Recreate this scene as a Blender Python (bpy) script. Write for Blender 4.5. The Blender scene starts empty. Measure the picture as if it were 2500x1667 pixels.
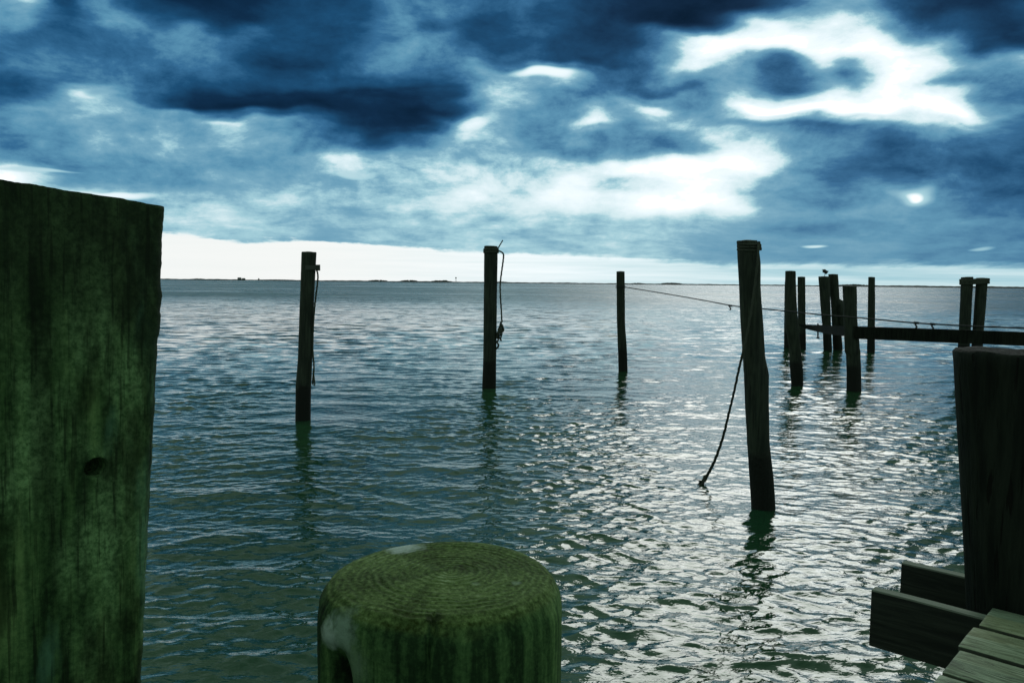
import bpy, bmesh, math, random
import numpy as np
from mathutils import Vector, Matrix

random.seed(7)
rng = np.random.default_rng(11)
R = math.radians
SC = bpy.context.scene
COL = SC.collection

# ------------------------------------------------------------------ camera
CAM_H = 2.14                       # metres above the water
FPX = 1944.0                       # focal length in photo pixels (2500 wide)
PITCH, ROLL = R(4.22), 0.0100
fwd = Vector((0, math.cos(PITCH), -math.sin(PITCH)))
up0 = Vector((0, math.sin(PITCH), math.cos(PITCH)))
rt = (Vector((1, 0, 0)) * math.cos(ROLL) + up0 * math.sin(ROLL)).normalized()
up = rt.cross(fwd).normalized()
cam = bpy.data.cameras.new('camera'); camo = bpy.data.objects.new('camera', cam); COL.objects.link(camo)
camo.matrix_world = Matrix(((rt.x, up.x, -fwd.x, 0), (rt.y, up.y, -fwd.y, 0), (rt.z, up.z, -fwd.z, CAM_H), (0, 0, 0, 1)))
cam.sensor_width = 36; cam.lens = 36 * FPX / 2500; cam.clip_start = 0.05; cam.clip_end = 20000
SC.camera = camo
EYE = Vector((0, 0, CAM_H))

def ray(px, py):
    return (fwd + rt * ((px - 1250) / FPX) + up * ((833.5 - py) / FPX))
def at(px, py, Y):                 # a point of the place seen at that photo pixel, Y metres ahead
    d = ray(px, py); return EYE + d * (Y / d.y)
def onz(px, py, z):                # the same on a level plane
    d = ray(px, py); return EYE + d * ((z - CAM_H) / d.z)

# ------------------------------------------------------------------ node helper
class NT:
    def __init__(s, tree): s.t = tree; s.n = tree.nodes; s.l = tree.links
    def put(s, v, sock):
        if isinstance(v, bpy.types.NodeSocket): s.l.new(v, sock)
        elif v is not None: sock.default_value = v
    def m(s, op, a, b=None, c=None, clamp=False):
        n = s.n.new('ShaderNodeMath'); n.operation = op; n.use_clamp = clamp
        for i, v in enumerate((a, b, c)):
            if v is not None: s.put(v, n.inputs[i])
        return n.outputs[0]
    def ss(s, x, a, b, lo=0.0, hi=1.0, kind='SMOOTHSTEP'):
        n = s.n.new('ShaderNodeMapRange'); n.interpolation_type = kind; n.clamp = True
        s.put(x, n.inputs[0]); s.put(a, n.inputs[1]); s.put(b, n.inputs[2]); s.put(lo, n.inputs[3]); s.put(hi, n.inputs[4])
        return n.outputs[0]
    def mixf(s, f, a, b):
        n = s.n.new('ShaderNodeMix'); n.data_type = 'FLOAT'
        s.put(f, n.inputs[0]); s.put(a, n.inputs[2]); s.put(b, n.inputs[3]); return n.outputs[0]
    def mixc(s, f, a, b, mode='MIX'):
        n = s.n.new('ShaderNodeMix'); n.data_type = 'RGBA'; n.blend_type = mode
        s.put(f, n.inputs[0]); s.put(a if not isinstance(a, tuple) else (*a[:3], 1), n.inputs[6])
        s.put(b if not isinstance(b, tuple) else (*b[:3], 1), n.inputs[7]); return n.outputs[2]
    def ramp(s, f, stops, interp='LINEAR'):
        n = s.n.new('ShaderNodeValToRGB'); cr = n.color_ramp; cr.interpolation = interp
        els = cr.elements
        els[0].position = stops[0][0]; els[1].position = stops[-1][0]
        for p, _ in stops[1:-1]: els.new(p)
        for e, (p, c) in zip(els, stops):
            e.position = p; e.color = (c, c, c, 1) if isinstance(c, (int, float)) else (*c[:3], 1)
        s.put(f, n.inputs[0]); return n.outputs[0]
    def noise(s, vec, scale, detail=4, rough=0.5, dist=0.0, col=False):
        n = s.n.new('ShaderNodeTexNoise'); s.put(vec, n.inputs['Vector'])
        n.inputs['Scale'].default_value = scale; n.inputs['Detail'].default_value = detail
        n.inputs['Roughness'].default_value = rough; n.inputs['Distortion'].default_value = dist
        return n.outputs[1] if col else n.outputs[0]
    def xyz(s, a, b, c):
        n = s.n.new('ShaderNodeCombineXYZ'); s.put(a, n.inputs[0]); s.put(b, n.inputs[1]); s.put(c, n.inputs[2]); return n.outputs[0]
    def sep(s, v):
        n = s.n.new('ShaderNodeSeparateXYZ'); s.put(v, n.inputs[0]); return n.outputs
    def scalev(s, v, k):
        n = s.n.new('ShaderNodeVectorMath'); n.operation = 'MULTIPLY'; s.put(v, n.inputs[0]); n.inputs[1].default_value = k; return n.outputs[0]

def lin(c):
    return tuple(((x / 255) / 12.92 if x / 255 <= 0.04045 else ((x / 255 + 0.055) / 1.055) ** 2.4) for x in c)

# ------------------------------------------------------------------ sky: broken storm clouds over a pale strip at the horizon
SUN_AZ, SUN_EL = R(18), R(29)
W = bpy.data.worlds.new('World'); SC.world = W; W.use_nodes = True
W.node_tree.nodes.clear()
k = NT(W.node_tree)
tc = k.n.new('ShaderNodeTexCoord')
D = tc.outputs['Generated']
dx, dy, dz = k.sep(D)
az = k.m('ARCTAN2', dx, dy)
azc = k.m('MAXIMUM', k.m('MINIMUM', az, R(55)), R(-55))
hor = k.m('SQRT', k.m('ADD', k.m('MULTIPLY', dx, dx), k.m('MULTIPLY', dy, dy)))
te = k.m('DIVIDE', k.m('MAXIMUM', dz, 0.0), k.m('MAXIMUM', hor, 0.02))
u0 = k.m('TANGENT', azc)
v0 = k.m('DIVIDE', te, k.m('COSINE', azc))
v0 = k.m('MINIMUM', v0, 3.0)
# cloud-deck coordinates: features flatten towards the horizon as on a level cloud base
den = k.m('ADD', k.m('MAXIMUM', dz, 0.0), 0.16)
q = k.xyz(k.m('DIVIDE', dx, den), k.m('DIVIDE', dy, den), 0.0)
qw = k.noise(q, 1.6, 2, 0.5, 0.0, col=True)
wn = k.sep(qw)
fade = k.ss(v0, 0.0, 0.16)                                  # small warps near the horizon
amp = k.m('ADD', k.m('MULTIPLY', fade, 0.040), 0.012)
u = k.m('ADD', u0, k.m('MULTIPLY', k.m('SUBTRACT', wn[0], 0.5), amp))
v = k.m('ADD', v0, k.m('MULTIPLY', k.m('SUBTRACT', wn[1], 0.5), k.m('MULTIPLY', amp, 0.62)))
Ds = k.scalev(D, (1.0, 1.0, 2.0))
qf = k.sep(k.noise(Ds, 12, 1.5, 0.5, 0.0, col=True))
amp2 = k.m('ADD', k.m('MULTIPLY', fade, 0.070), 0.006)
u = k.m('ADD', u, k.m('MULTIPLY', k.m('SUBTRACT', qf[0], 0.5), amp2))
v = k.m('ADD', v, k.m('MULTIPLY', k.m('SUBTRACT', qf[1], 0.5), k.m('MULTIPLY', amp2, 0.7)))
uf = k.m('DIVIDE', k.m('ADD', u, 0.643), 2480 / FPX)
# cloud brightness by bearing (32 columns) and height (rows from high to low)
ROWS = [
 (0, [.55, .72, .30, .50, .42, .20, .10, .10, .12, .22, .30, .32, .45, .40, .35, .35, .42, .30, .20, .13, .10, .08, .10, .18, .45, .52, .55, .35, .20, .15, .15, .25]),
 (50, [.50, .52, .30, .42, .55, .30, .18, .15, .18, .24, .30, .36, .52, .35, .28, .28, .38, .25, .18, .12, .10, .14, .38, .80, .70, .75, .72, .55, .35, .25, .20, .25]),
 (100, [.42, .40, .35, .38, .42, .45, .45, .40, .38, .28, .24, .30, .46, .52, .40, .28, .28, .20, .18, .28, .62, .92, .95, .93, .96, .94, .92, .90, .65, .35, .20, .17]),
 (150, [.38, .38, .42, .40, .42, .42, .40, .38, .28, .22, .28, .38, .50, .46, .42, .40, .34, .25, .20, .34, .62, .84, .60, .46, .46, .74, .54, .97, .90, .72, .55, .60]),
 (175, [.37, .35, .39, .39, .42, .43, .41, .39, .32, .28, .32, .38, .46, .45, .46, .51, .45, .50, .35, .40, .52, .52, .58, .42, .42, .60, .48, .96, .85, .60, .48, .50]),
 (200, [.36, .33, .36, .38, .42, .40, .34, .30, .27, .26, .27, .30, .34, .38, .50, .62, .70, .80, .44, .40, .40, .42, .58, .46, .44, .66, .56, 1, .70, .50, .44, .38]),
 (225, [.33, .34, .43, .52, .42, .30, .22, .18, .14, .13, .15, .16, .18, .22, .34, .64, .65, .64, .43, .50, .62, .47, .60, .71, .70, .80, .76, 1, .85, .75, .53, .40]),
 (250, [.30, .34, .50, .66, .42, .30, .20, .13, .09, .08, .10, .12, .13, .15, .28, .66, .60, .48, .42, .60, .85, .52, .70, 1, 1, 1, 1, 1, 1, 1, .62, .42]),
 (272, [.36, .42, .53, .58, .50, .54, .52, .46, .36, .24, .16, .10, .08, .10, .42, .63, .55, .50, .61, .56, .73, .54, .58, .72, .69, .67, .69, .72, .74, .75, .49, .35]),
 (300, [.42, .50, .56, .56, .52, .55, .55, .76, .62, .42, .22, .10, .07, .14, .72, .60, .50, .52, .80, .52, .62, .55, .46, .44, .38, .34, .38, .45, .48, .50, .36, .28]),
 (320, [.42, .48, .51, .53, .53, .56, .57, .70, .60, .46, .30, .18, .12, .22, .68, .59, .49, .47, .60, .49, .52, .56, .60, .54, .44, .38, .37, .39, .42, .44, .33, .26]),
 (350, [.42, .46, .45, .50, .54, .58, .60, .64, .60, .50, .38, .28, .24, .40, .64, .58, .48, .42, .40, .46, .42, .58, .74, .64, .50, .42, .36, .32, .36, .38, .30, .24]),
 (400, [.50, .46, .45, .45, .45, .50, .50, .46, .50, .56, .66, .66, .58, .56, .52, .62, .62, .68, .72, .82, .92, .96, .94, .78, .52, .40, .34, .32, .30, .30, .28, .28]),
 (450, [.88, .74, .58, .52, .50, .50, .52, .55, .55, .60, .60, .56, .61, .67, .71, .77, .67, .85, .87, .67, .71, .77, .71, .54, .48, .46, .42, .46, .46, .38, .32, .30]),
 (500, [.70, .74, .80, .80, .60, .60, .60, .60, .60, .60, .60, .60, .64, .66, .68, .69, .72, .76, .78, .80, .90, .90, .80, .60, .54, .48, .50, .50, .42, .36, .33, .32]),
 (545, [.66, .66, .66, .64, .62, .62, .62, .64, .62, .60, .60, .60, .60, .61, .62, .62, .62, .62, .62, .62, .62, .60, .56, .46, .40, .40, .42, .46, .44, .44, .42, .40]),
 (590, [.72, .70, .66, .66, .64, .62, .62, .62, .60, .60, .60, .60, .60, .60, .61, .62, .62, .62, .62, .62, .60, .56, .52, .50, .50, .50, .50, .48, .46, .45, .44, .42]),
]
def yv(py): return math.tan(math.atan((833.5 - py) / FPX) - PITCH)
L = None
for i, (py, vals) in enumerate(ROWS):
    lift = .055 if py >= 350 else (.04 if py > 290 else .01)
    r_ = k.ramp(uf, [(j / 31, min(1, vals[j] + lift)) for j in range(32)], 'CARDINAL')
    if L is None: L = r_
    else: L = k.mixf(k.ss(v, yv(ROWS[i - 1][0]), yv(py)), L, r_)
# beyond the view: an even field of the same broken cloud
gn = k.noise(q, 0.9, 6, 0.55, 0.3)
G = k.ss(gn, 0.30, 0.72, 0.16, 0.72)
far = k.m('MAXIMUM', k.ss(v0, 0.37, 0.60), k.ss(k.m('ABSOLUTE', az), R(34), R(50)))
L = k.mixf(far, L, G)
# wisps
f1 = k.noise(q, 3.6, 8, 0.6, 0.25)
f2 = k.noise(Ds, 10.0, 9, 0.66, 0.25)
f3 = k.noise(Ds, 30.0, 5, 0.6, 0.3)
L = k.m('ADD', L, k.m('MULTIPLY', k.m('SUBTRACT', f1, 0.5), 0.20))
L = k.m('ADD', L, k.m('MULTIPLY', k.m('MULTIPLY', k.m('ADD', k.m('SUBTRACT', f2, 0.5), k.m('MULTIPLY', k.m('SUBTRACT', f3, 0.5), .28)), 0.58), k.m('MULTIPLY', k.ss(v0, .03, .15, .30, 1.0), k.ss(L, .08, .5, .35, 1.0))))
L = k.ramp(L, [(0, 0), (.30, .24), (.50, .47), (.62, .58), (.74, .80), (.86, .91), (1, 1.0)])
# small holes where the sun-lit air behind shows
def hole(L, px, py, ru, rv, a, val=1.0, soft=0.35):
    uu = (px - 1250) / FPX; vv = yv(py - (px - 1250) * ROLL)
    du = k.m('DIVIDE', k.m('SUBTRACT', u, uu), ru / FPX)
    dv = k.m('DIVIDE', k.m('SUBTRACT', v, vv), rv / FPX)
    ca, sa = math.cos(R(a)), math.sin(R(a))
    x_ = k.m('ADD', k.m('MULTIPLY', du, ca), k.m('MULTIPLY', dv, sa * ru / rv))
    y_ = k.m('SUBTRACT', k.m('MULTIPLY', dv, ca), k.m('MULTIPLY', du, sa * ru / rv))
    d2 = k.m('ADD', k.m('MULTIPLY', x_, x_), k.m('MULTIPLY', y_, y_))
    d2 = k.m('ADD', d2, k.m('MULTIPLY', k.m('SUBTRACT', f2, 0.5), 1.6))
    g = k.ss(d2, 2.2 + soft, -0.3)
    return k.mixf(g, L, val)
L = hole(L, 2215, 478, 30, 15, 0, .74, 1.6)
L = hole(L, 2212, 477, 15, 8, 0, 1.0, .8)
L = hole(L, 1330, 198, 50, 13, 5, .92, 1)
L = hole(L, 1985, 604, 24, 3, 0, .80, 1)
L = hole(L, 2385, 612, 20, 3, 0, .66, 1)
L = hole(L, 870, 422, 34, 6, 0, .74, 1.2)
L = hole(L, 265, 233, 28, 11, 0, .60, 1.4)
L = hole(L, 290, 482, 70, 7, 0, .90, 1)
L = hole(L, 90, 420, 80, 4, 0, .74, 1)
# pale strip under the cloud deck
nE = k.noise(k.scalev(q, (1.0, 0.5, 1.0)), 3.5, 8, 0.62)
nS = k.noise(k.xyz(k.m('MULTIPLY', u0, 3.0), k.m('MULTIPLY', v0, 90.0), 0.0), 1.0, 5, .6, .3)
edge = k.ramp(k.m('DIVIDE', k.m('ADD', u0, 0.643), 2480 / FPX),
              [(0, .061 ), (.16, .0545), (.30, .0475), (.50, .0365), (.72, .0270), (1, .0265)], 'EASE')
edge = k.m('ADD', edge, k.m('MULTIPLY', k.m('ADD', k.m('MULTIPLY', k.m('SUBTRACT', nS, 0.5), .6), k.m('SUBTRACT', nE, 0.5)), 0.024))
soft = k.ss(u0, -0.1, 0.45, 0.0028, 0.0060)
band = k.ss(v0, k.m('ADD', edge, soft), k.m('SUBTRACT', edge, soft))
bv = k.m('ADD', k.ss(u0, -0.05, 0.5, .885, .74), k.m('MULTIPLY', k.m('SUBTRACT', nS, 0.5), 0.42))
L = k.mixf(band, L, bv)
STOPS = [(0, lin((5, 20, 36))), (.12, lin((12, 42, 70))), (.25, lin((24, 74, 112))), (.38, lin((50, 104, 144))), (.50, lin((86, 142, 172))),
         (.60, lin((118, 166, 188))), (.70, lin((156, 198, 210))), (.80, lin((200, 224, 230))), (.90, lin((228, 241, 246))), (1.0, lin((243, 250, 253)))]
C = k.ramp(L, STOPS)
# greyer, warmer air in the strip to the left
C = k.mixc(k.m('MULTIPLY', band, k.ss(u0, 0.15, -0.3, 0.0, 0.9)), C, lin((236, 238, 236)))
# overhead and behind, unseen sky tinted grey-green to colour posts and water
C = k.mixc(k.m('MULTIPLY', far, .80), C, k.mixc(L, lin((34, 54, 44)), lin((210, 232, 206))))
b1 = k.n.new('ShaderNodeBackground'); k.l.new(C, b1.inputs[0])
k.l.new(k.m('ADD', 1.0, k.m('MULTIPLY', k.m('MULTIPLY', k.ss(L, .93, 1.08), k.m('SUBTRACT', 1.0, band)), 2.2)), b1.inputs[1])
sky = k.n.new('ShaderNodeTexSky'); sky.sky_type = 'NISHITA'; sky.sun_disc = False
sky.sun_elevation = SUN_EL; sky.sun_rotation = SUN_AZ
b2 = k.n.new('ShaderNodeBackground'); k.l.new(sky.outputs[0], b2.inputs[0])
k.l.new(k.m('MULTIPLY', L, 0.002), b2.inputs[1])
ad = k.n.new('ShaderNodeAddShader'); k.l.new(b1.outputs[0], ad.inputs[0]); k.l.new(b2.outputs[0], ad.inputs[1])
wo = k.n.new('ShaderNodeOutputWorld'); k.l.new(ad.outputs[0], wo.inputs[0])
W.cycles.sampling_method = 'MANUAL'; W.cycles.sample_map_resolution = 1024

sun = bpy.data.lights.new('sun', 'SUN'); sun.energy = 0.5; sun.angle = R(23); sun.color = (1.0, .99, .96)
suno = bpy.data.objects.new('sun', sun); COL.objects.link(suno)
sd = Vector((math.sin(SUN_AZ) * math.cos(SUN_EL), math.cos(SUN_AZ) * math.cos(SUN_EL), math.sin(SUN_EL)))
suno.rotation_euler = sd.to_track_quat('Z', 'Y').to_euler()
SC.view_settings.view_transform = 'Standard'; SC.view_settings.look = 'None'
SC.view_settings.exposure = 0.10; SC.view_settings.gamma = 1.0

# ------------------------------------------------------------------ mesh helpers
def mesh_obj(name, verts, faces, mat, parent=None, smooth=True, loc=None):
    verts = np.asarray(verts, dtype=np.float64)
    o_ = np.zeros(3)
    if loc is not None: o_ = np.array(loc); verts = verts - o_
    me = bpy.data.meshes.new(name)
    me.from_pydata(verts.tolist(), [], [list(map(int, f)) for f in faces]); me.update()
    if smooth: me.polygons.foreach_set('use_smooth', [True] * len(me.polygons))
    if mat: me.materials.append(mat)
    o = bpy.data.objects.new(name, me); COL.objects.link(o); o.location = o_
    if parent:
        o.parent = parent; o.matrix_parent_inverse = parent.matrix_basis.inverted()
    return o
def empty(name, loc):
    o = bpy.data.objects.new(name, None); COL.objects.link(o); o.location = loc; o.empty_display_size = .1; return o
def tag(o, label=None, cat=None, group=None, kind=None):
    if label: o['label'] = label
    if cat: o['category'] = cat
    if group: o['group'] = group
    if kind: o['kind'] = kind
    return o
class MB:
    def __init__(s): s.v = []; s.f = []
    def add(s, v, f):
        b = len(s.v); s.v += [tuple(p) for p in v]; s.f += [[b + i for i in q] for q in f]
    def box(s, c, ax, ay, az_):     # centre and half-axis vectors
        P = [c + ax * i + ay * j + az_ * l for l in (-1, 1) for j in (-1, 1) for i in (-1, 1)]
        s.add(P, [(0, 2, 3, 1), (4, 5, 7, 6), (0, 1, 5, 4), (2, 6, 7, 3), (0, 4, 6, 2), (1, 3, 7, 5)])
    def tube(s, pts, r, n=8, cap=True, twist=0.0):
        pts = [Vector(p) for p in pts]; m = len(pts)
        rr = r if hasattr(r, '__len__') else [r] * m
        V = []; prev = None
        for i, p in enumerate(pts):
            t = (pts[min(i + 1, m - 1)] - pts[max(i - 1, 0)]).normalized()
            a = prev if prev else (Vector((0, 0, 1)) if abs(t.z) < .9 else Vector((1, 0, 0)))
            a = (a - t * a.dot(t)).normalized(); b = t.cross(a); prev = a
            for j in range(n):
                th = 2 * math.pi * j / n + twist * i
                w = rr[i] * (1 + (.18 * math.cos(3 * th - 2.1 * i) if twist else 0))
                V.append(p + a * math.cos(th) * w + b * math.sin(th) * w)
        F = [(i * n + j, i * n + (j + 1) % n, (i + 1) * n + (j + 1) % n, (i + 1) * n + j) for i in range(m - 1) for j in range(n)]
        if cap: F += [tuple(range(n))[::-1], tuple((m - 1) * n + j for j in range(n))]
        s.add(V, F)
    def build(s, name, mat, parent=None, smooth=True, loc=None):
        return mesh_obj(name, s.v, s.f, mat, parent, smooth, loc)
def curve_pts(P, n):                # Catmull-Rom through points
    P = [Vector(p) for p in P]; P = [P[0] * 2 - P[1]] + P + [P[-1] * 2 - P[-2]]
    out = []
    for i in range(1, len(P) - 2):
        for j in range(n):
            t = j / n
            out.append(.5 * ((2 * P[i]) + (P[i + 1] - P[i - 1]) * t + (2 * P[i - 1] - 5 * P[i] + 4 * P[i + 1] - P[i + 2]) * t * t + (3 * P[i] - P[i - 1] - 3 * P[i + 1] + P[i + 2]) * t ** 3))
    out.append(P[-2]); return out

# ------------------------------------------------------------------ materials
def new_mat(name):
    m = bpy.data.materials.new(name); m.use_nodes = True; m.node_tree.nodes.clear()
    n = NT(m.node_tree); b = n.n.new('ShaderNodeBsdfPrincipled'); o = n.n.new('ShaderNodeOutputMaterial')
    n.l.new(b.outputs[0], o.inputs[0]); return m, n, b
def bump(n, b, h, strength, dist):
    bp = n.n.new('ShaderNodeBump'); bp.inputs['Strength'].default_value = strength; bp.inputs['Distance'].default_value = dist
    n.put(h, bp.inputs['Height']); n.l.new(bp.outputs[0], b.inputs['Normal'])

def pile_mat(name, base, light, wet=True, spec=.3):
    m, n, b = new_mat(name)
    t = n.n.new('ShaderNodeTexCoord'); ob = t.outputs['Object']
    g = n.n.new('ShaderNodeNewGeometry'); pz = n.sep(g.outputs['Position'])[2]
    st = n.noise(n.scalev(ob, (1, 1, .06)), 38, 6, .6)          # long fibres
    bl = n.noise(n.scalev(ob, (1, 1, .45)), 5, 5, .6)
    c = n.mixc(n.ss(n.m('ADD', n.m('MULTIPLY', st, .6), n.m('MULTIPLY', bl, .4)), .38, .66), base, light)
    chk = n.noise(n.scalev(ob, (1, 1, .03)), 60, 2, .5)
    c = n.mixc(n.ss(chk, .63, .69, 0, .8), c, (.006, .006, .005))
    if wet:
        wl = n.m('ADD', pz, n.m('MULTIPLY', n.m('SUBTRACT', n.noise(ob, 7, 4, .6), .5), .25))
        wetf = n.ss(wl, .58, .50)
        c = n.mixc(wetf, c, (.008, .010, .008))
        rock = n.noise(ob, 45, 3, .6)
        h = n.m('ADD', n.m('MULTIPLY', st, .5), n.m('MULTIPLY', n.m('MULTIPLY', rock, wetf), .9))
    else: h = st
    n.l.new(c, b.inputs['Base Color']); b.inputs['Roughness'].default_value = .75
    b.inputs['Specular IOR Level'].default_value = spec
    bump(n, b, n.m('SUBTRACT', h, n.m('MULTIPLY', n.ss(chk, .6, .7), .6)), .6, .02)
    return m
M_PILE = pile_mat('weathered_pile_wood', (.013, .019, .014), (.042, .055, .038))
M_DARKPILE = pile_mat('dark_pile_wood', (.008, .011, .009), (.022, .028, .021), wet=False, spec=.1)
M_BEAM = pile_mat('dark_beam_wood', (.008, .010, .008), (.02, .024, .018), wet=False, spec=.08)

def plain(name, col, rough=.6, metal=0.0, var=.3):
    m, n, b = new_mat(name)
    t = n.n.new('ShaderNodeTexCoord'); v = n.noise(t.outputs['Object'], 60, 4, .6)
    n.l.new(n.mixc(v, tuple(x * (1 - var) for x in col), tuple(x * (1 + var) for x in col)), b.inputs['Base Color'])
    b.inputs['Roughness'].default_value = rough; b.inputs['Metallic'].default_value = metal
    bump(n, b, v, .3, .004); return m
M_ROPE = plain('old_rope', (.05, .06, .045), .9)
M_WIRE = plain('thin_line', (.012, .016, .018), .8)
M_METAL = plain('dull_metal', (.055, .065, .055), .7, .1)
M_BIRD = plain('dark_feathers', (.03, .034, .036), .8)
M_BILL = plain('bird_bill', (.05, .04, .02), .5)
M_SHORE = plain('shore_scrub', (.018, .026, .022), .9)
M_WOODS = plain('far_woods', (.05, .065, .06), .9)  # lightened: distance haze put into the colour of the woods
M_FARWALL = plain('far_wall', (.16, .18, .18), .8)
M_FARROOF = plain('far_roof', (.05, .06, .06), .8)

# ------------------------------------------------------------------ water: real waves on a sheet that reaches the horizon
def build_water():
    # rows by equal steps of sight angle, so far water is coarse and near water fine
    ypx = np.concatenate([np.array([.28, .5, .8, 1.2]), np.arange(1.7, 980, 0.95), np.geomspace(990, 60000, 80)])
    r = CAM_H * FPX / ypx                       # distance
    a1 = np.arange(-38, 38.001, 0.047)
    a2 = np.geomspace(.06, 8, 27).cumsum(); a2 = a2[a2 < 140]
    side = 38 + a2 * (142 / a2[-1])
    az_ = np.radians(np.concatenate([-side[::-1], a1, side[:-1]]))
    nr, na = len(r), len(az_)
    Rr = r[:, None]; X = Rr * np.sin(az_)[None]; Y = Rr * np.cos(az_)[None]
    # cell size limits the shortest wave carried by the mesh
    dr = np.abs(np.gradient(r)); cell = np.maximum(dr, r * R(0.047))[:, None]
    Z = np.zeros_like(X); DX = np.zeros_like(X); DY = np.zeros_like(X)
    g = np.random.default_rng(5)
    # patches of rougher and calmer water
    def patch(sc, seed):
        gg = np.random.default_rng(seed); P = np.zeros_like(X)
        for _ in range(14):
            a = gg.uniform(0, 2 * np.pi); kk = 2 * np.pi / (sc * gg.uniform(.5, 1.8)); P += np.cos(kk * (X * np.cos(a) + Y * np.sin(a)) + gg.uniform(0, 7))
        return P / np.sqrt(14)
    p1 = 1 + .42 * np.clip(patch(4, 1), -1.6, 1.6) ; p2 = 1 + .25 * np.clip(patch(14, 2), -1.6, 1.6)
    NW = 190
    lam = np.exp(g.uniform(np.log(.095), np.log(2.2), NW))
    for i in range(NW):
        l = lam[i]
        spread = .48 if l < .7 else .35
        th = (R(-74) if g.random() < .5 else R(-104)) + g.normal(0, spread)
        kk = 2 * np.pi / l; amp_slope = .0175 if l < .25 else (.0115 if l < .6 else (.0054 if l < 1.2 else .0030))
        A = amp_slope / kk
        ph = kk * (X * np.cos(th) + Y * np.sin(th)) + g.uniform(0, 2 * np.pi)
        w = np.clip((l / cell - 1.9) / 1.6, 0, 1) * A
        w = w * (p1 if l < .6 else p2)
        s, c = np.sin(ph), np.cos(ph)
        Z += w * s; DX += w * 1.25 * c * np.cos(th); DY += w * 1.25 * c * np.sin(th)
    damp = np.clip(r / 1.2, 0, 1)[:, None]
    V = np.stack([X + DX * damp, Y + DY * damp, Z * damp], -1).reshape(-1, 3)
    V = np.vstack([V, [[0, 0, 0]]])
    idx = np.arange(nr * na).reshape(nr, na)
    nx = np.roll(idx, -1, axis=1)
    q_ = np.stack([idx[:-1], idx[1:], nx[1:], nx[:-1]], -1).reshape(-1, 4)
    c = nr * na
    tri = np.stack([idx[-1], np.full(na, c), nx[-1]], -1)
    me = bpy.data.meshes.new('water')
    me.vertices.add(len(V)); me.vertices.foreach_set('co', V.astype(np.float32).ravel())
    nl = q_.size + tri.size
    me.loops.add(nl); me.loops.foreach_set('vertex_index', np.concatenate([q_.ravel(), tri.ravel()]).astype(np.int32))
    me.polygons.add(len(q_) + len(tri))
    me.polygons.foreach_set('loop_start', np.concatenate([np.arange(len(q_)) * 4, q_.size + np.arange(len(tri)) * 3]).astype(np.int32))
    me.update(calc_edges=True); me.validate()
    me.polygons.foreach_set('use_smooth', np.ones(len(me.polygons), dtype=bool))
    m, n, b = new_mat('bay_water')
    gg = n.n.new('ShaderNodeNewGeometry'); P = gg.outputs['Position']
    turb = n.noise(n.scalev(P, (.25, .25, 0)), 1.0, 4, .55)
    n.l.new(n.mixc(n.ss(turb, .3, .7), (.013, .057, .029), (.025, .077, .031)), b.inputs['Base Color'])
    b.inputs['IOR'].default_value = 1.58; b.inputs['Specular Tint'].default_value = (.86, 1.0, .92, 1)
    h1 = n.noise(n.scalev(P, (.55, 1, 1)), 15, 3, .55, .3)
    cam_r = n.m('SQRT', n.m('ADD', n.m('MULTIPLY', n.sep(P)[0], n.sep(P)[0]), n.m('MULTIPLY', n.sep(P)[1], n.sep(P)[1])))
    bp = n.n.new('ShaderNodeBump'); bp.inputs['Strength'].default_value = 1.0; bp.inputs['Distance'].default_value = 1.0
    n.put(n.m('MULTIPLY', h1, .007), bp.inputs['Height'])
    n.l.new(n.m('ADD', .04, n.m('MULTIPLY', n.m('MULTIPLY', n.ss(cam_r, 15, 130), .22), n.ss(n.noise(n.scalev(P, (.006, .016, 1)), 1.0, 4, .6, .3),     .35, .62, .75, 1.25))), b.inputs['Roughness'])
    # ripples too fine for the sheet: slopes straight from noise, growing where the mesh gets coarse
    s1 = n.noise(n.scalev(P, (.40, 1, 1)), 3.2, 2, .55, .2, col=True)
    s2 = n.noise(n.scalev(P, (.16, .35, 1)), 1.0, 2, .6, .2)
    def vm(op, a_, b_):
        q_ = n.n.new('ShaderNodeVectorMath'); q_.operation = op; n.put(a_, q_.inputs[0]); n.put(b_, q_.inputs[1]); return q_.outputs[0]
    sl = vm('SUBTRACT', s1, (.5, .5, .5))
    am = n.m('MULTIPLY', n.ss(cam_r, 13, 38), n.ss(s2, .3, .7, .6, 1.4))
    sl = vm('MULTIPLY', sl, n.xyz(n.m('MULTIPLY', am, .75), n.m('MULTIPLY', am, 1.3), 0.0))
    s3 = n.noise(n.scalev(P, (.10, .22, 1)), 1.0, 6, .75, .3, col=True)
    sl = vm('ADD', sl, vm('MULTIPLY', vm('SUBTRACT', s3, (.5, .5, .5)), n.xyz(n.ss(cam_r, 15, 90, 0, .35), n.ss(cam_r, 15, 90, 0, .60), 0.0)))
    s4 = n.noise(n.scalev(P, (.018, .05, 1)), 1.0, 7, .8, .2, col=True)
    sl = vm('ADD', sl, vm('MULTIPLY', vm('SUBTRACT', s4, (.5, .5, .5)), n.xyz(n.ss(cam_r, 40, 160, 0, .3), n.ss(cam_r, 40, 160, 0, .65), 0.0)))
    nv = n.n.new('ShaderNodeVectorMath'); nv.operation = 'NORMALIZE'; n.put(vm('ADD', bp.outputs[0], sl), nv.inputs[0])
    n.l.new(nv.outputs[0], b.inputs['Normal'])
    me.materials.append(m)
    o = bpy.data.objects.new('water', me); COL.objects.link(o); tag(o, kind='structure')
    return o
build_water()
bed = MB(); bed.add([(-6000, -6000, -2.5), (6000, -6000, -2.5), (6000, 6000, -2.5), (-6000, 6000, -2.5)], [(0, 1, 2, 3)])
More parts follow.
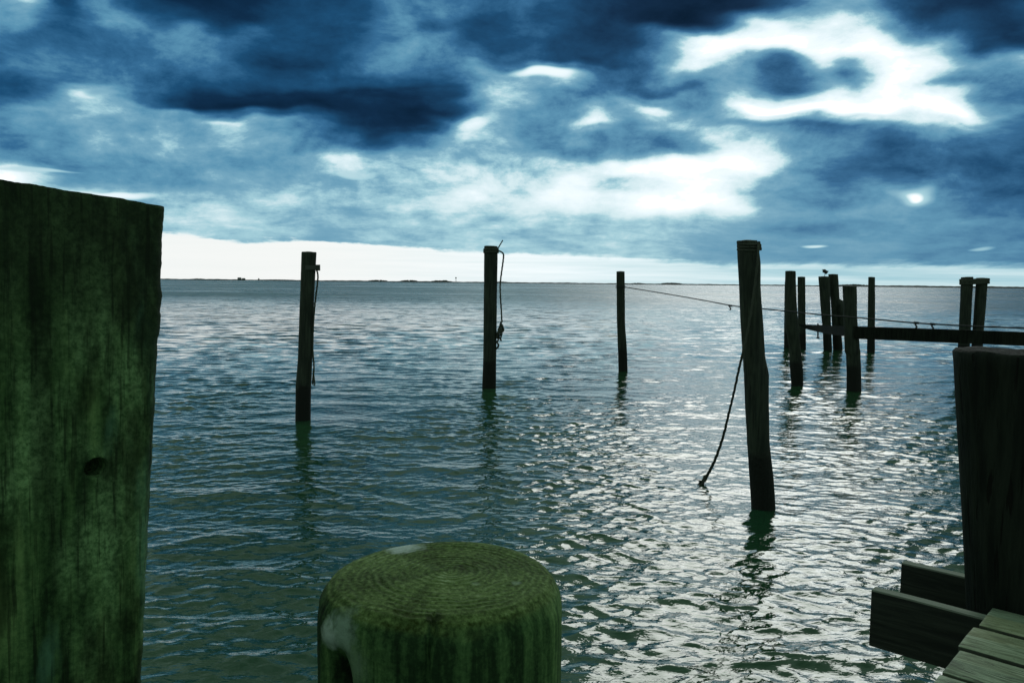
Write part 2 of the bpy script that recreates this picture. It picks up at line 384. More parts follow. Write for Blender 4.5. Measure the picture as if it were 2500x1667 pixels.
# ------------------------------------------------------------------ far shore
def shore(name, dist, px0, px1, step, hfun, depth=260):
    V = []; F = []; xs = np.arange(px0, px1, step)
    for i, px in enumerate(xs):
        a = math.atan((px - 1250) / FPX)
        for j, (dd, hh) in enumerate(((0, -.5), (6, .35), (40, 1.0), (depth, .8))):
            V.append(((dist + dd) * math.sin(a), (dist + dd) * math.cos(a), -.6 if j == 0 else hfun(px) * hh))
    for i in range(len(xs) - 1):
        for j in range(3): b = i * 4 + j; F.append((b, b + 4, b + 5, b + 1))
    return mesh_obj(name, V, F, M_SHORE, smooth=True)
def hs(px):
    n_ = math.sin(px * .11) * .3 + math.sin(px * .037 + 1) * .4 + math.sin(px * .31) * .25
    b_ = 3.9 + 1.0 * n_
    if px > 2030: b_ += 1.6 * min(1, (px - 2030) / 60)
    return b_
tag(shore('far_shore', 2900, -2600, 6000, 2.5, hs), kind='structure')
PXM = 2900 / FPX
# clumps of distant wood
woods = MB()
for x0, x1, hh in ((900, 945, 3.2), (978, 1020, 3.8), (1052, 1100, 3.4), (1540, 1568, 2.2), (1612, 1662, 3.6), (470, 500, 2.0), (1205, 1238, 2.2), (640, 720, 1.5), (2040, 2120, 4.0)):
    for _ in range(int((x1 - x0) * .9)):
        t = random.random(); px = x0 + (x1 - x0) * t
        ht = hh * PXM * (.45 + .55 * math.sin(math.pi * t) * random.uniform(.6, 1.1))
        a = math.atan((px - 1250) / FPX); dd = 2900 + random.uniform(30, 90)
        c = Vector((dd * math.sin(a), dd * math.cos(a), 3.0)); rw = random.uniform(2.2, 4.2)
        nn = 7; Vv = []; Ff = []
        for j, (zz, ww) in enumerate(((0, .6), (.35, 1), (.7, .85), (.92, .4))):
            for q in range(nn):
                th = 2 * math.pi * q / nn; w = rw * ww * random.uniform(.75, 1.2)
                Vv.append(c + Vector((w * math.cos(th), w * math.sin(th), zz * ht * random.uniform(.94, 1.06))))
        Ff = [(j * nn + q, j * nn + (q + 1) % nn, (j + 1) * nn + (q + 1) % nn, (j + 1) * nn + q) for j in range(3) for q in range(nn)] + [tuple(3 * nn + q for q in range(nn))]
        woods.add(Vv, Ff)
tag(woods.build('distant_trees', M_WOODS, smooth=False), 'low clumps of trees along the far shore', 'trees', kind='stuff')
def far_house(px, wpx, hpx, label):
    dd = 2925; a = math.atan((px - 1250) / FPX); c = Vector((dd * math.sin(a), dd * math.cos(a), 0))
    rx = Vector((math.cos(a), -math.sin(a), 0)); ry = Vector((math.sin(a), math.cos(a), 0)); Z_ = Vector((0, 0, 1))
    w = wpx * PXM / 2; h = hpx * PXM; zb = 3.0
    e = empty('house', c + Z_ * zb); tag(e, label, 'house', 'houses on the far shore')
    b = MB(); b.box(c + Z_ * (zb + h * .33), rx * w, ry * 5, Z_ * h * .33); b.build('wall', M_FARWALL, e, False)
    b = MB(); z0 = zb + h * .662
    P = [c + rx * (s * w * 1.08) + ry * t * 5.6 + Z_ * z0 for s in (-1, 1) for t in (-1, 1)] + [c + rx * (s * w * .7) + Z_ * (z0 + h * .36) for s in (-1, 1)]
    b.add(P, [(0, 2, 5, 4), (3, 1, 4, 5), (1, 0, 4), (2, 3, 5), (0, 1, 3, 2)]); b.build('roof', M_FARROOF, e, False)
far_house(585, 9, 5.0, 'taller of the two adjoining dark-roofed houses on the far shore at left')
far_house(595, 8, 3.6, 'lower of the two adjoining houses on the far shore at left')
far_house(632, 3, 3.6, 'tiny lone house on the far shore between paired houses and nearest rope pile')
far_house(1064, 9, 3.2, 'long low house on the far shore left of the water tower')
far_house(1085, 12, 3.8, 'broad house on the far shore just beside the water tower')
def water_tower(px):
    dd = 2930; a = math.atan((px - 1250) / FPX); c = Vector((dd * math.sin(a), dd * math.cos(a), 2.5))
    e = empty('water_tower', c); tag(e, 'small grey water tower on legs standing on the far shore', 'water tower')
    H_ = 12 * PXM
    prof = [(0, .70), (1.6, .73), (2.6, .79), (2.8, .86), (2.4, .93), (1.2, .98), (0.05, 1.0)]
    n_ = 14; V = [c + Vector((r_ * math.cos(2 * math.pi * q / n_), r_ * math.sin(2 * math.pi * q / n_), z_ * H_)) for r_, z_ in prof for q in range(n_)]
    F = [(i * n_ + q, i * n_ + (q + 1) % n_, (i + 1) * n_ + (q + 1) % n_, (i + 1) * n_ + q) for i in range(len(prof) - 1) for q in range(n_)]
    mesh_obj('tank', V, F, M_FARWALL, e)
    for q in range(4):
        th = math.pi / 4 + q * math.pi / 2; d = Vector((math.cos(th), math.sin(th), 0))
        b = MB(); b.tube([c + d * 3.4, c + d * 1.9 + Vector((0, 0, H_ * .77))], .32, 6); b.build('leg', M_FARWALL, e)
water_tower(1112)

# ------------------------------------------------------------------ piles standing in the water
def snoise(seed):
    g = random.Random(seed); ws = [(g.uniform(.6, 1.6) * s_, g.uniform(0, 6.3), g.choice((1, 2, 3, 4)), g.uniform(0, 6.3), 1 / s_ ** .6) for s_ in (2, 5, 9, 17, 30) for _ in range(3)]
    return lambda th, z: sum(a_ * math.sin(f_ * z + p_) * math.cos(m_ * th + q_) for f_, p_, m_, q_, a_ in ws) / 4
def pile_geo(prof, Y, seed, nth=40, dz_=.035, rough=.05, chips=0.4):
    """prof: (px, py, width px) from the top down; returns verts, faces, and axis function"""
    cs = [(at(px, py, Y), w * .5 * Y / FPX) for px, py, w in prof]
    p0, p1 = cs[-2], cs[-1]
    dirn = (p1[0] - p0[0]).normalized()
    cs.append((p1[0] + dirn * (abs(p1[0].z) + .55), p1[1] * 1.02))
    nz = snoise(seed); rows = []
    for i in range(len(cs) - 1):
        L_ = (cs[i + 1][0] - cs[i][0]).length; n_ = max(1, int(L_ / dz_))
        for j in range(n_):
            t = j / n_; t2 = t * t * (3 - 2 * t)
            rows.append((cs[i][0].lerp(cs[i + 1][0], t), cs[i][1] + (cs[i + 1][1] - cs[i][1]) * t2))
    rows.append(cs[-1]); V = []; F = []
    gr = random.Random(seed)
    r0 = cs[0][1]
    # top: centre, inner rings, chamfered rim
    top = rows[0][0]
    capr = [(0.0, 0.0), (.35, .004), (.7, -.002), (.93, -.001)]
    V.append(top + Vector((0, 0, .006)))
    tilt = (gr.uniform(-.04, .04), gr.uniform(-.04, .04))
    for fr, dzz in capr[1:]:
        for q in range(nth):
            th = 2 * math.pi * q / nth; w = r0 * fr * (1 + rough * nz(th, 0) * .6)
            V.append(top + Vector((w * math.cos(th), w * math.sin(th), dzz + nz(th * 2, fr * 3) * .006 * chips + w * (tilt[0] * math.cos(th) + tilt[1] * math.sin(th)))))
    first = True
    for c, r_ in rows:
        for q in range(nth):
            th = 2 * math.pi * q / nth; w = r_ * (1 + rough * nz(th, c.z * 1.3))
            z_ = -.012 + w * (tilt[0] * math.cos(th) + tilt[1] * math.sin(th)) if first else 0
            V.append(c + Vector((w * math.cos(th), w * math.sin(th), z_)))
        first = False
    nr = 3 + len(rows)
    F += [(0, 1 + q, 1 + (q + 1) % nth) for q in range(nth)]
    F += [(1 + i * nth + q, 1 + (i + 1) * nth + q, 1 + (i + 1) * nth + (q + 1) % nth, 1 + i * nth + (q + 1) % nth) for i in range(nr - 1) for q in range(nth)]
    return V, F
def pile(prof, Y, label, seed, group='weathered mooring piles standing in the bay', as_thing=False, mat=None, **kw):
    V, F = pile_geo(prof, Y, seed, **kw)
    base = at(prof[-1][0], prof[-1][1], Y); base.z = 0
    if as_thing:
        e = empty('mooring_pile', base); tag(e, label, 'pile', group)
        mesh_obj('post', V, F, mat or M_PILE, e); return e
    o = mesh_obj('mooring_pile', V, F, mat or M_PILE, loc=base); tag(o, label, 'pile', group); return o
def waterY(px, py): return onz(px, py, 0).y

YA = waterY(741, 1026); YB = waterY(1194, 945); YC = waterY(1521, 905); YD = waterY(1863, 1240)
pA = pile([(754.6, 615, 35.7), (749, 738, 33.5), (745, 879, 35), (741, 943, 37.6), (740, 1020, 37)], YA,
          'dark pile with a pale bracket near its top, leftmost in the water', 3, as_thing=True)
pB = pile([(1198.6, 601, 33), (1197, 751, 32), (1195.5, 879, 32.5), (1194, 943, 34)], YB,
          'pile with a thin rod at its top and a tangled rope hanging down its side', 4, as_thing=True)
pC = pile([(1515, 662.5, 20), (1516, 787, 20), (1520, 862, 22), (1521, 902, 22.5)], YC,
          'slim lone pile in mid water with the thin line tied below its top', 5)
pD = pile([(1824, 587, 49.6), (1828.7, 640, 54), (1830.5, 701, 51), (1836, 796, 53), (1840, 867, 53), (1846.6, 914, 59), (1848, 985, 56.6),
           (1851, 1079, 54), (1860, 1174, 57.6), (1863, 1230, 57.5)], YD,
          'tallest and nearest crooked pile with a bulge and a slack rope into the water', 6, rough=.045, nth=56)
def z2(zx, zy, zw=None):
    p = (1780 + zx * .3061, 560 + zy * .3061); return p if zw is None else (*p, zw * .3061)
YF = waterY(*z2(542, 1250)); YE = waterY(*z2(582, 955)); YG = waterY(*z2(787, 962)); YH = waterY(*z2(995, 1290)); YI = waterY(*z2(1131, 980)); YJ = 22.5
pile([z2(489, 332, 80), z2(490, 550, 90), z2(500, 760, 98), z2(524, 950, 90), z2(538, 1120, 98), z2(542, 1240, 92)], YF,
     'leaning pile at the far left of the right-hand cluster, crossed by the thin line', 7)
pile([z2(474, 420, 58), z2(472, 700, 62), z2(472, 940, 66)], YE + .6, 'dark pile mostly hidden behind the leaning pile left of the cluster', 8)
pile([z2(577, 378, 58), z2(579, 700, 58), z2(582, 950, 60)], YE, 'narrow pile at the tapered left end of the long beam', 9)
pG1 = pile([z2(757, 375, 84), z2(768, 600, 76), z2(780, 800, 64), z2(787, 955, 66)], YG, 'pile with a small dark bird standing on its flat top', 10)
V, F = pile_geo([z2(830, 357, 72), z2(836, 420, 70), z2(845, 570, 66), z2(856, 760, 68), z2(868, 960, 72)], YG + .2, 12)
pG2 = empty('mooring_pile', onz(*z2(868, 962), 0)); tag(pG2, 'pile with a broken slanting limb, right beside the bird pile', 'pile', 'weathered mooring piles standing in the bay')
mesh_obj('post', V, F, M_PILE, pG2)
b = MB(); yy = YG + .15
b.tube(curve_pts([at(*z2(850, 545), yy), at(*z2(880, 600), yy), at(*z2(893, 650), yy - .05), at(*z2(905, 700), yy - .1), at(*z2(912, 770), yy - .15)], 5),
       [.02 + .21 * min(1, i / 5) * (1 - .55 * i / 20) for i in range(21)], 12)
b.build('broken_limb', M_PILE, pG2)
pile([z2(961, 450, 106), z2(967, 700, 104), z2(982, 950, 112), z2(985, 975, 118), z2(990, 1000, 106), z2(995, 1150, 108), z2(996, 1285, 112)], YH,
     'stout pile carrying the long beam, lower and nearer than the rest of the cluster', 13, nth=48)
pile([z2(1137, 380, 50), z2(1135, 700, 54), z2(1131, 975, 60)], YI, 'slender pile on its own just right of the stout beam pile', 14)
pJ1 = pile([z2(1899, 380, 88), z2(1890, 560, 84), z2(1880, 800, 84), z2(1866, 1040, 86)], YJ, 'left pile of the roped pair rising behind the beam', 15, 'pair of piles lashed together')
pJ2 = pile([z2(2018, 387, 82), z2(2005, 560, 82), z2(1986, 805, 80), z2(1972, 1040, 82)], YJ, 'right pile of the roped pair rising behind the beam', 16, 'pair of piles lashed together')

# lashing round the pair
b = MB()
for j, zz in enumerate((408, 420, 431, 400)):
    c1 = at(*z2(1897, zz + 4), YJ); c2 = at(*z2(2017, zz - 4), YJ); r1 = 44.5 * .3061 * YJ / FPX + .012
    pts = []
    for q in range(13): th = math.pi / 2 + math.pi * q / 12; pts.append(c1 + Vector((r1 * math.cos(th), r1 * math.sin(th), 0)))
    for q in range(13): th = -math.pi / 2 + math.pi * q / 12; pts.append(c2 + Vector((r1 * math.cos(th), r1 * math.sin(th), 0)))
    pts.append(pts[0]); b.tube(pts, .026, 8, False, .5)
tag(b.build('lashing_rope', M_ROPE), 'dark rope wound around the tops of the paired piles', 'rope')

# bracket and rope of the leftmost pile
f3 = lambda zx, zy: (650 + zx / 3.135, 560 + zy / 3.135)
rA = 34.5 * .5 * YA / FPX
b = MB(); ca = at(*f3(330, 293), YA)
pts = [ca + Vector(((rA + .012) * math.cos(t), (rA + .012) * math.sin(t), 0)) for t in np.linspace(R(-105), R(15), 16)]
for i in range(15):
    m_ = (pts[i] + pts[i + 1]) / 2; d_ = (pts[i + 1] - pts[i]) / 2; o_ = Vector((m_.x - ca.x, m_.y - ca.y, 0)).normalized() * .006
    b.box(m_, d_ * 1.02, o_, Vector((0, 0, .034)))
b.box(ca + Vector((rA + .03, -.02, .0)), Vector((.028, 0, 0)), Vector((0, .02, 0)), Vector((0, 0, .045)))
b.build('bracket', M_METAL, pA, False)
b = MB(); yr = YA - .03
b.tube(curve_pts([at(*f3(378, 300), yr), at(*f3(392, 330), yr), at(*f3(395, 380), yr), at(*f3(385, 470), yr), at(*f3(372, 580), yr), at(*f3(362, 700), yr), at(*f3(357, 830), yr), at(*f3(356, 930), yr), at(*f3(365, 1040), yr), at(*f3(362, 1120), yr)], 8), .013, 8, True, .7)
for q in range(7):
    x0 = random.uniform(352, 368); b.tube(curve_pts([at(*f3(360, 1080 + q * 6), yr), at(*f3(x0 + 4, 1120 + q * 8), yr + .02), at(*f3(x0, 1150 + q * 8), yr)], 4), .010, 6)
tag(b.build('mooring_rope', M_ROPE), 'limp rope with frayed end hanging from the pale bracket on the leftmost water pile', 'rope', 'ropes hanging from the piles')

# rod and rope of the second pile
f4 = lambda zx, zy: (1160 + zx / 4.02, 570 + zy / 4.02)
b = MB(); b.tube([at(*f4(222, 150), YB), at(*f4(272, 66), YB)], .012, 8); b.build('metal_rod', M_METAL, pB)
b = MB(); ca = at(*f4(156, 172), YB); rB = 33 * .5 * YB / FPX
for dz_ in (-.03, 0, .03):
    b.tube([ca + Vector(((rB + .01) * math.cos(t), (rB + .01) * math.sin(t), dz_)) for t in np.linspace(0, 2 * math.pi, 30)], .015, 7, False, .5)
yr = YB - .05
b.tube(curve_pts([at(*f4(215, 172), yr), at(*f4(240, 174), yr), at(*f4(268, 190), yr), at(*f4(279, 215), yr), at(*f4(272, 290), yr), at(*f4(258, 390), yr), at(*f4(246, 500), yr), at(*f4(248, 620), yr), at(*f4(256, 740), yr), at(*f4(262, 860), yr)], 7), .0165, 8, True, .7)
g = random.Random(3)
knot = [(262, 860), (245, 900), (270, 905), (228, 940), (268, 950), (222, 975), (262, 985), (232, 1005), (212, 1020), (240, 965), (272, 930), (255, 890), (238, 925), (222, 1000), (245, 1030), (255, 1050)]
b.tube(curve_pts([at(*f4(x, y), yr + g.uniform(-.07, .07)) for x, y in knot], 6), .02, 7, True, .6)
b.tube(curve_pts([at(*f4(x, y), yr + g.uniform(-.05, .05)) for x, y in [(215, 985), (235, 960), (262, 968), (280, 945), (262, 915), (225, 965), (212, 1010), (228, 1040), (215, 1065), (228, 1090), (222, 1115), (204, 1135)]], 6), .019, 7, True, .6)
b.tube(curve_pts([at(*f4(x, y), yr) for x, y in [(250, 940), (258, 1000), (248, 1030), (254, 1052)]], 5), .016, 7, True, .6)
tag(b.build('mooring_rope', M_ROPE), 'rope with a thick tangled knot hanging beside the pile with the thin rod', 'rope', 'ropes hanging from the piles')

# slack rope of the tall pile: tied at its top, down its face, into the water
f5 = lambda zx, zy: (1450 + zx / 2.118, 560 + zy / 2.118)
b = MB(); yf = YD - .16
YW = waterY(*f5(560, 1318))
RPX = [(850, 75), (848, 150), (832, 290), (812, 430), (790, 550), (768, 645), (748, 730), (722, 850), (700, 940), (668, 1070), (630, 1180), (597, 1250), (572, 1290)]
RY = [YD - .10] + [yf] * 5 + [yf + (YW - yf) * t for t in (.10, .28, .42, .62, .80, .92, 1.0)]
rp = curve_pts([at(*f5(*p), y_) for p, y_ in zip(RPX, RY)], 8)
yf = YW
b.tube(rp, [.0115 + .006 * (i > 60) * (i - 60) / 36 for i in range(len(rp))], 8, True, .7)
tp = at(*f5(565, 1300), yf)
g = random.Random(8)
for q in range(16):
    e_ = at(*f5(g.uniform(522, 580), g.uniform(1296, 1345)), yf + g.uniform(-.1, .1))
    b.tube(curve_pts([at(*f5(588 - q, 1272), yf), at(*f5(g.uniform(562, 575), 1298), yf + g.uniform(-.03, .03)), e_], 4), [.013, .013, .013, .012, .012, .010, .008, .006, .004], 6)
ca = at(*f5(797, 95), YD); rD = .094
for dz_ in (-.02, .01, .035):
    b.tube([ca + Vector(((rD + .002) * math.cos(t), (rD + .008) * math.sin(t), dz_ + .01 * math.sin(t))) for t in np.linspace(0, 2 * math.pi, 36)], .008, 7, False, .5)
kc = at(*f5(852, 84), YD - .03)
b.tube(curve_pts([kc + Vector((g.uniform(-.016, .012), g.uniform(-.03, .03), g.uniform(-.04, .04))) for _ in range(9)], 5), .012, 7, True, .5)
tag(b.build('mooring_rope', M_ROPE), 'long slack rope falling from the tallest pile into the water at a frayed end', 'rope', 'ropes hanging from the piles')

# thin line from the lone pile past the tall one and off to the right
b = MB()
sC = at(1525, 701, YC)
cp = []
ln = [(1525, 701, YC), (1600, 713, YC - 1.6), (1700, 730, YC - 3.2), (1787, 746, YC - 4.6), (1840, 752, YC - 5.2), (1895, 757, YC - 5.8), (2000, 768, YC - 6.6), (2100, 776, YC - 7.2), (2230, 788, YC - 7.9), (2370, 796, YC - 8.6), (2500, 801, YC - 9.2), (2750, 808, YC - 10.2), (3050, 812, YC - 11.2)]
b.tube(curve_pts([at(*p) for p in ln], 8), [.0105] * 97, 6, True)
for px, py, Y_ in ((1783, 746, YC - 4.55), (2237, 788, YC - 7.95), (2277, 791, YC - 8.15)):
    p = at(px, py, Y_); b.tube([p + Vector((-.035, 0, .0)), p + Vector((.035, 0, -.004))], .018, 7)
    b.tube(curve_pts([p, p + Vector((-.01, 0, -.03)), p + Vector((.012, 0, -.06)), p + Vector((-.008, .01, -.085))], 4), .012, 6)
cc = at(1515, 700, YC); rC = .107
for dz_ in (-.02, .02): b.tube([cc + Vector(((rC + .006) * math.cos(t), (rC + .006) * math.sin(t), dz_)) for t in np.linspace(0, 2 * math.pi, 24)], .011, 6, False)
tag(b.build('mooring_line', M_WIRE), 'thin taut line from the slim lone pile past the tall pile to the right', 'line')

# long beam: one board across, one running back to the left
def board(P0, P1, hgt, thick, b):
    pass
e = empty('long_beam', at(*z2(1400, 860), YH - .1)); tag(e, 'long dark horizontal beam bolted across the stout pile, ending in a tapered board', 'beam')
def slab(top, bot, Ys, thick, name, nseg=40):
    b = MB(); n_ = nseg; V = []
    g_ = snoise(len(name))
    for i in range(n_ + 1):
        t = i / n_
        def ip(a): 
            s_ = t * (len(a) - 1); j = min(int(s_), len(a) - 2); fr = s_ - j; return a[j][0] + (a[j + 1][0] - a[j][0]) * fr, a[j][1] + (a[j + 1][1] - a[j][1]) * fr
        Y_ = Ys[0] + (Ys[1] - Ys[0]) * t
        T = at(*z2(*ip(top)), Y_); B_ = at(*z2(*ip(bot)), Y_); w_ = .004 * g_(0, t * 6)
        T.z += w_
        for p, dy_ in ((T, 0), (T, thick), (B_, thick), (B_, 0)): V.append(p + Vector((0, dy_, 0)))
    F = [(i * 4 + j, i * 4 + (j + 1) % 4, (i + 1) * 4 + (j + 1) % 4, (i + 1) * 4 + j) for i in range(n_) for j in range(4)] + [(0, 3, 2, 1), (n_ * 4, n_ * 4 + 1, n_ * 4 + 2, n_ * 4 + 3)]
    b.add(V, F); return b.build(name, M_BEAM, e, False)
slab([(1000, 773), (1850, 800), (2700, 832), (3500, 862)], [(1000, 872), (1850, 908), (2700, 944), (3500, 978)], (YH - .17, YH - 1.6), .06, 'beam_board')
slab([(555, 757), (700, 762), (830, 768), (1000, 775)], [(600, 790), (700, 815), (830, 842), (1000, 862)], (YE - 3.2, YH - .10), .06, 'tapered_board', 20)
b = MB(); b.tube([at(*z2(708, 752), 21.5), at(*z2(709, 868), 21.5)], .022, 8); b.tube([at(*z2(709, 860), 21.5), at(*z2(709, 870), 21.5)], .045, 8); b.tube([at(*z2(708, 762), 21.5), at(*z2(708, 772), 21.5)], .04, 8)
b.build('threaded_rod', M_WIRE, e)

# bird on its pile
def bird():
    c0 = at(2012.5, 674.5, YG); s_ = 1.12 * YG / FPX
    e = empty('bird', c0); tag(e, 'small dark hunched bird standing on a flat pile top', 'bird')
    b = MB()
    def ell(c, rx, ry, rz, n_=12, m_=9, tilt=0):
        V = []; 
        for i in range(m_ + 1):
            ph = -math.pi / 2 + math.pi * i / m_
            for j in range(n_):
                th = 2 * math.pi * j / n_; x, y, z_ = rx * math.cos(ph) * math.cos(th), ry * math.cos(ph) * math.sin(th), rz * math.sin(ph)
                V.append(c + Vector((x * math.cos(tilt) - z_ * math.sin(tilt), y, x * math.sin(tilt) + z_ * math.cos(tilt))))
        F = [(i * n_ + j, i * n_ + (j + 1) % n_, (i + 1) * n_ + (j + 1) % n_, (i + 1) * n_ + j) for i in range(m_) for j in range(n_)]
        return V, F
    # one skinned body: tail, rump, breast, neck, head
    me = bpy.data.meshes.new('body')
    P = [(6.4, 0, 7.2), (4.6, 0, 8.6), (2.2, 0, 10.2), (-.8, 0, 11.4), (-2.4, 0, 13.4), (-3.0, 0, 14.8)]
    rad = [1.0, 2.8, 4.2, 4.2, 3.0, 2.3]
    P = [(x * s_, y * s_, z_ * s_) for x, y, z_ in P]
    me.from_pydata(P, [(i, i + 1) for i in range(5)], []); o = bpy.data.objects.new('body', me); COL.objects.link(o)
    mod = o.modifiers.new('skin', 'SKIN'); o.modifiers.new('sub', 'SUBSURF').levels = 2; o.modifiers['sub'].render_levels = 2
    for vv, r_ in zip(me.skin_vertices[0].data, rad): vv.radius = (r_ * s_, r_ * s_ * .9)
    me.skin_vertices[0].data[2].use_root = True
    mod.use_smooth_shade = True; me.materials.append(M_BIRD); o.parent = e
    b = MB(); b.tube([c0 + Vector((-4.2, 0, 14.8)) * s_, c0 + Vector((-6.6, 0, 14.1)) * s_], [.7 * s_, .12 * s_], 7); b.build('bill', M_BILL, e)
    for sy in (-1, 1):
        V, F = ell(c0 + Vector((2.4, sy * 2.3, 10.2)) * s_, 4.6 * s_, .8 * s_, 2.2 * s_, tilt=R(-28)); mesh_obj('wing', V, F, M_BIRD, e)
        b = MB(); b.tube([c0 + Vector((.6, sy * 1.0, 8.6)) * s_, c0 + Vector((1.0, sy * 1.0, 4)) * s_, c0 + Vector((.4, sy * 1.0, -.9)) * s_], .28 * s_, 6)
        for t_ in (-.5, 0, .5): b.tube([c0 + Vector((.4, sy, -.3)) * s_, c0 + Vector((-1.6, sy + t_, -.5)) * s_], .22 * s_, 5)
        b.build('leg', M_BILL, e)
bird()

# ------------------------------------------------------------------ near right: dock with its two stringers, and the dark pile between them
ZD = CAM_H - .95
E1 = onz(2320, 1605, ZD); E2 = onz(2500, 1383, ZD)
ed = (E2 - E1).normalized(); nn_ = Vector((ed.y, -ed.x, 0))      # towards the photographer's side
sgap = [(onz(2500, y, ZD) - E1).dot(ed) for y in (1404, 1449, 1500, 1556, 1625)]
PW = (sgap[0] - sgap[-1]) / 4
m, n, bb = new_mat('deck_planks')
t = n.n.new('ShaderNodeTexCoord'); ob = t.outputs['Object']
sx = n.scalev(ob, (.10, 1, 1)); oi = n.sep(ob)
cell_ = n.m('FLOOR', n.m('DIVIDE', oi[1], PW))
wv = n.noise(n.xyz(n.m('ADD', n.m('MULTIPLY', oi[0], 1.3), n.m('MULTIPLY', cell_, 7.3)), n.m('MULTIPLY', oi[1], 9), cell_), 1.2, 4, .6, 1.2)
gr = n.noise(n.xyz(n.m('MULTIPLY', oi[0], 3.0), n.m('ADD', n.m('MULTIPLY', oi[1], 60), n.m('MULTIPLY', wv, 14)), cell_), 1.4, 5, .62, .4)
c = n.ramp(gr, [(.34, (.03, .045, .025)), (.44, (.13, .18, .11)), (.56, (.29, .37, .25)), (.7, (.46, .54, .40))])
pv = n.noise(n.xyz(0.0, 0.0, n.m('MULTIPLY', cell_, 3.7)), 1, 0)
c = n.mixc(n.ss(pv, .42, .62, .0, .5), c, (.27, .28, .13), 'MIX')
kn = n.n.new('ShaderNodeTexVoronoi'); kn.inputs['Scale'].default_value = 1.0; n.put(n.xyz(n.m('MULTIPLY', oi[0], 1.9), n.m('MULTIPLY', oi[1], 5.2), cell_), kn.inputs['Vector'])
c = n.mixc(n.ss(n.m('ADD', kn.outputs['Distance'], n.m('MULTIPLY', gr, .10)), .20, .11, 0, .9), c, (.012, .014, .010))
sp = n.noise(ob, 95, 2, .5)
c = n.mixc(n.ss(sp, .68, .74, 0, .8), c, (.02, .025, .018))
c = n.mixc(n.ss(n.sep(t.outputs['Normal'])[2], .75, .3, 0, .9), c, (.012, .016, .010))      # plank sides darkened: shade of the gaps painted in
mo = n.noise(ob, 5, 5, .6); c = n.mixc(n.ss(mo, .5, .72, 0, .6), c, (.09, .12, .06))
c = n.mixc(n.ss(n.noise(n.scalev(ob, (.4, 1, 1)), 13, 5, .65), .55, .68, 0, .7), c, (.05, .06, .04))
n.l.new(c, bb.inputs['Base Color']); bb.inputs['Roughness'].default_value = .7; bump(n, bb, gr, .7, .006)
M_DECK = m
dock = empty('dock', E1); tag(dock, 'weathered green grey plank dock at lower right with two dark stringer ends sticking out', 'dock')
# local frame of the decking: x = along planks, y = across
Mdeck = Matrix(((nn_.x, ed.x, 0, E1.x), (nn_.y, ed.y, 0, E1.y), (0, 0, 1, ZD), (0, 0, 0, 1)))
V = []; F = []
g = random.Random(4); s0 = sgap[0]
gn_ = snoise(77)
for i in range(-14, 27):
    y0 = s0 + i * PW + .0105; y1 = s0 + (i + 1) * PW - .0105; x0 = g.uniform(-.010, .010); x1 = 2.6; th_ = .038; z0 = g.uniform(-.002, .002)
    prof = [(y0, -th_), (y0, -.003), (y0 + .001, -.001), (y0 + .003, 0), ((y0 + y1) / 2, .0006), (y1 - .003, 0), (y1 - .001, -.001), (y1, -.003), (y1, -th_)]
    if y1 > .492 and y0 < .792: x0 += .19                 # cut back round the dock pile
    b0 = len(V); nx_ = 60
    for j in range(nx_ + 1):
        xx = x0 + (x1 - x0) * (j / nx_) ** 1.5
        for q, (yy_, zz_) in enumerate(prof):
            dd = .0016 * gn_(i * 2.1, xx * 3) if 0 < q < 8 else 0
            rr = -.001 if (j == 0 and 1 < q < 7) else 0
            V.append((xx + (.0025 * gn_(yy_ * 60, i) if j == 0 else 0), yy_ + .0015 * gn_(i * 1.7, xx * 5 + q // 4), zz_ + z0 + dd + rr))
    m9 = len(prof)
    for j in range(nx_):
        for q in range(m9 - 1): a_ = b0 + j * m9 + q; F.append((a_, a_ + m9, a_ + m9 + 1, a_ + 1))
        F.append((b0 + j * m9 + m9 - 1, b0 + (j + 1) * m9 + m9 - 1, b0 + (j + 1) * m9, b0 + j * m9))
    F.append(tuple(b0 + q for q in range(m9))); F.append(tuple(b0 + nx_ * m9 + q for q in range(m9))[::-1])
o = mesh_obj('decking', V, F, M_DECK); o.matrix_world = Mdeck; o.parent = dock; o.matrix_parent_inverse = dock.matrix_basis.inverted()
def stringer(px, py, hgt, off=0):
    P0 = onz(px, py, ZD - .042); loc = Mdeck.inverted() @ P0
    x0, y0 = loc.x, loc.y; V = []; F = []; n_ = 70; x1 = 2.4
    for j in range(n_ + 1):
        xx = x0 + (x1 - x0) * j / n_
        w = .0012 * gn_(y0 * 5, xx * 4)
        for (yy_, zz_) in ((.0, -.004), (.004, 0), (.040, 0), (.044, -.004), (.044, -hgt + .004), (.04, -hgt), (.004, -hgt), (0, -hgt + .004)):
            V.append((xx, y0 + yy_ + w, -.042 + zz_ + (.0015 * gn_(1, xx * 6) if zz_ > -.01 else 0)))
    for j in range(n_):
        for q in range(8): F.append((j * 8 + q, (j + 1) * 8 + q, (j + 1) * 8 + (q + 1) % 8, j * 8 + (q + 1) % 8))
    F.append(tuple(range(8))); F.append(tuple(n_ * 8 + q for q in range(8))[::-1])
    o = mesh_obj('stringer', V, F, M_STRING, smooth=False); o.matrix_world = Mdeck; o.parent = dock; o.matrix_parent_inverse = dock.matrix_basis.inverted()
    return loc
m, n, bb = new_mat('stringer_wood')
t = n.n.new('ShaderNodeTexCoord'); ob = t.outputs['Object']
g1 = n.noise(n.scalev(ob, (2.0, 30, 30)), 1.6, 6, .65, .5)
c = n.mixc(n.ss(g1, .35, .7), (.007, .010, .007), (.030, .037, .026))
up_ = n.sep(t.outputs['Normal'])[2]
c = n.mixc(n.ss(up_, .5, .9, 0, .75), c, n.mixc(g1, (.12, .15, .11), (.40, .46, .36)))   # upward faces paler
n.l.new(c, bb.inputs['Base Color']); bb.inputs['Roughness'].default_value = .8; bump(n, bb, g1, .6, .006)
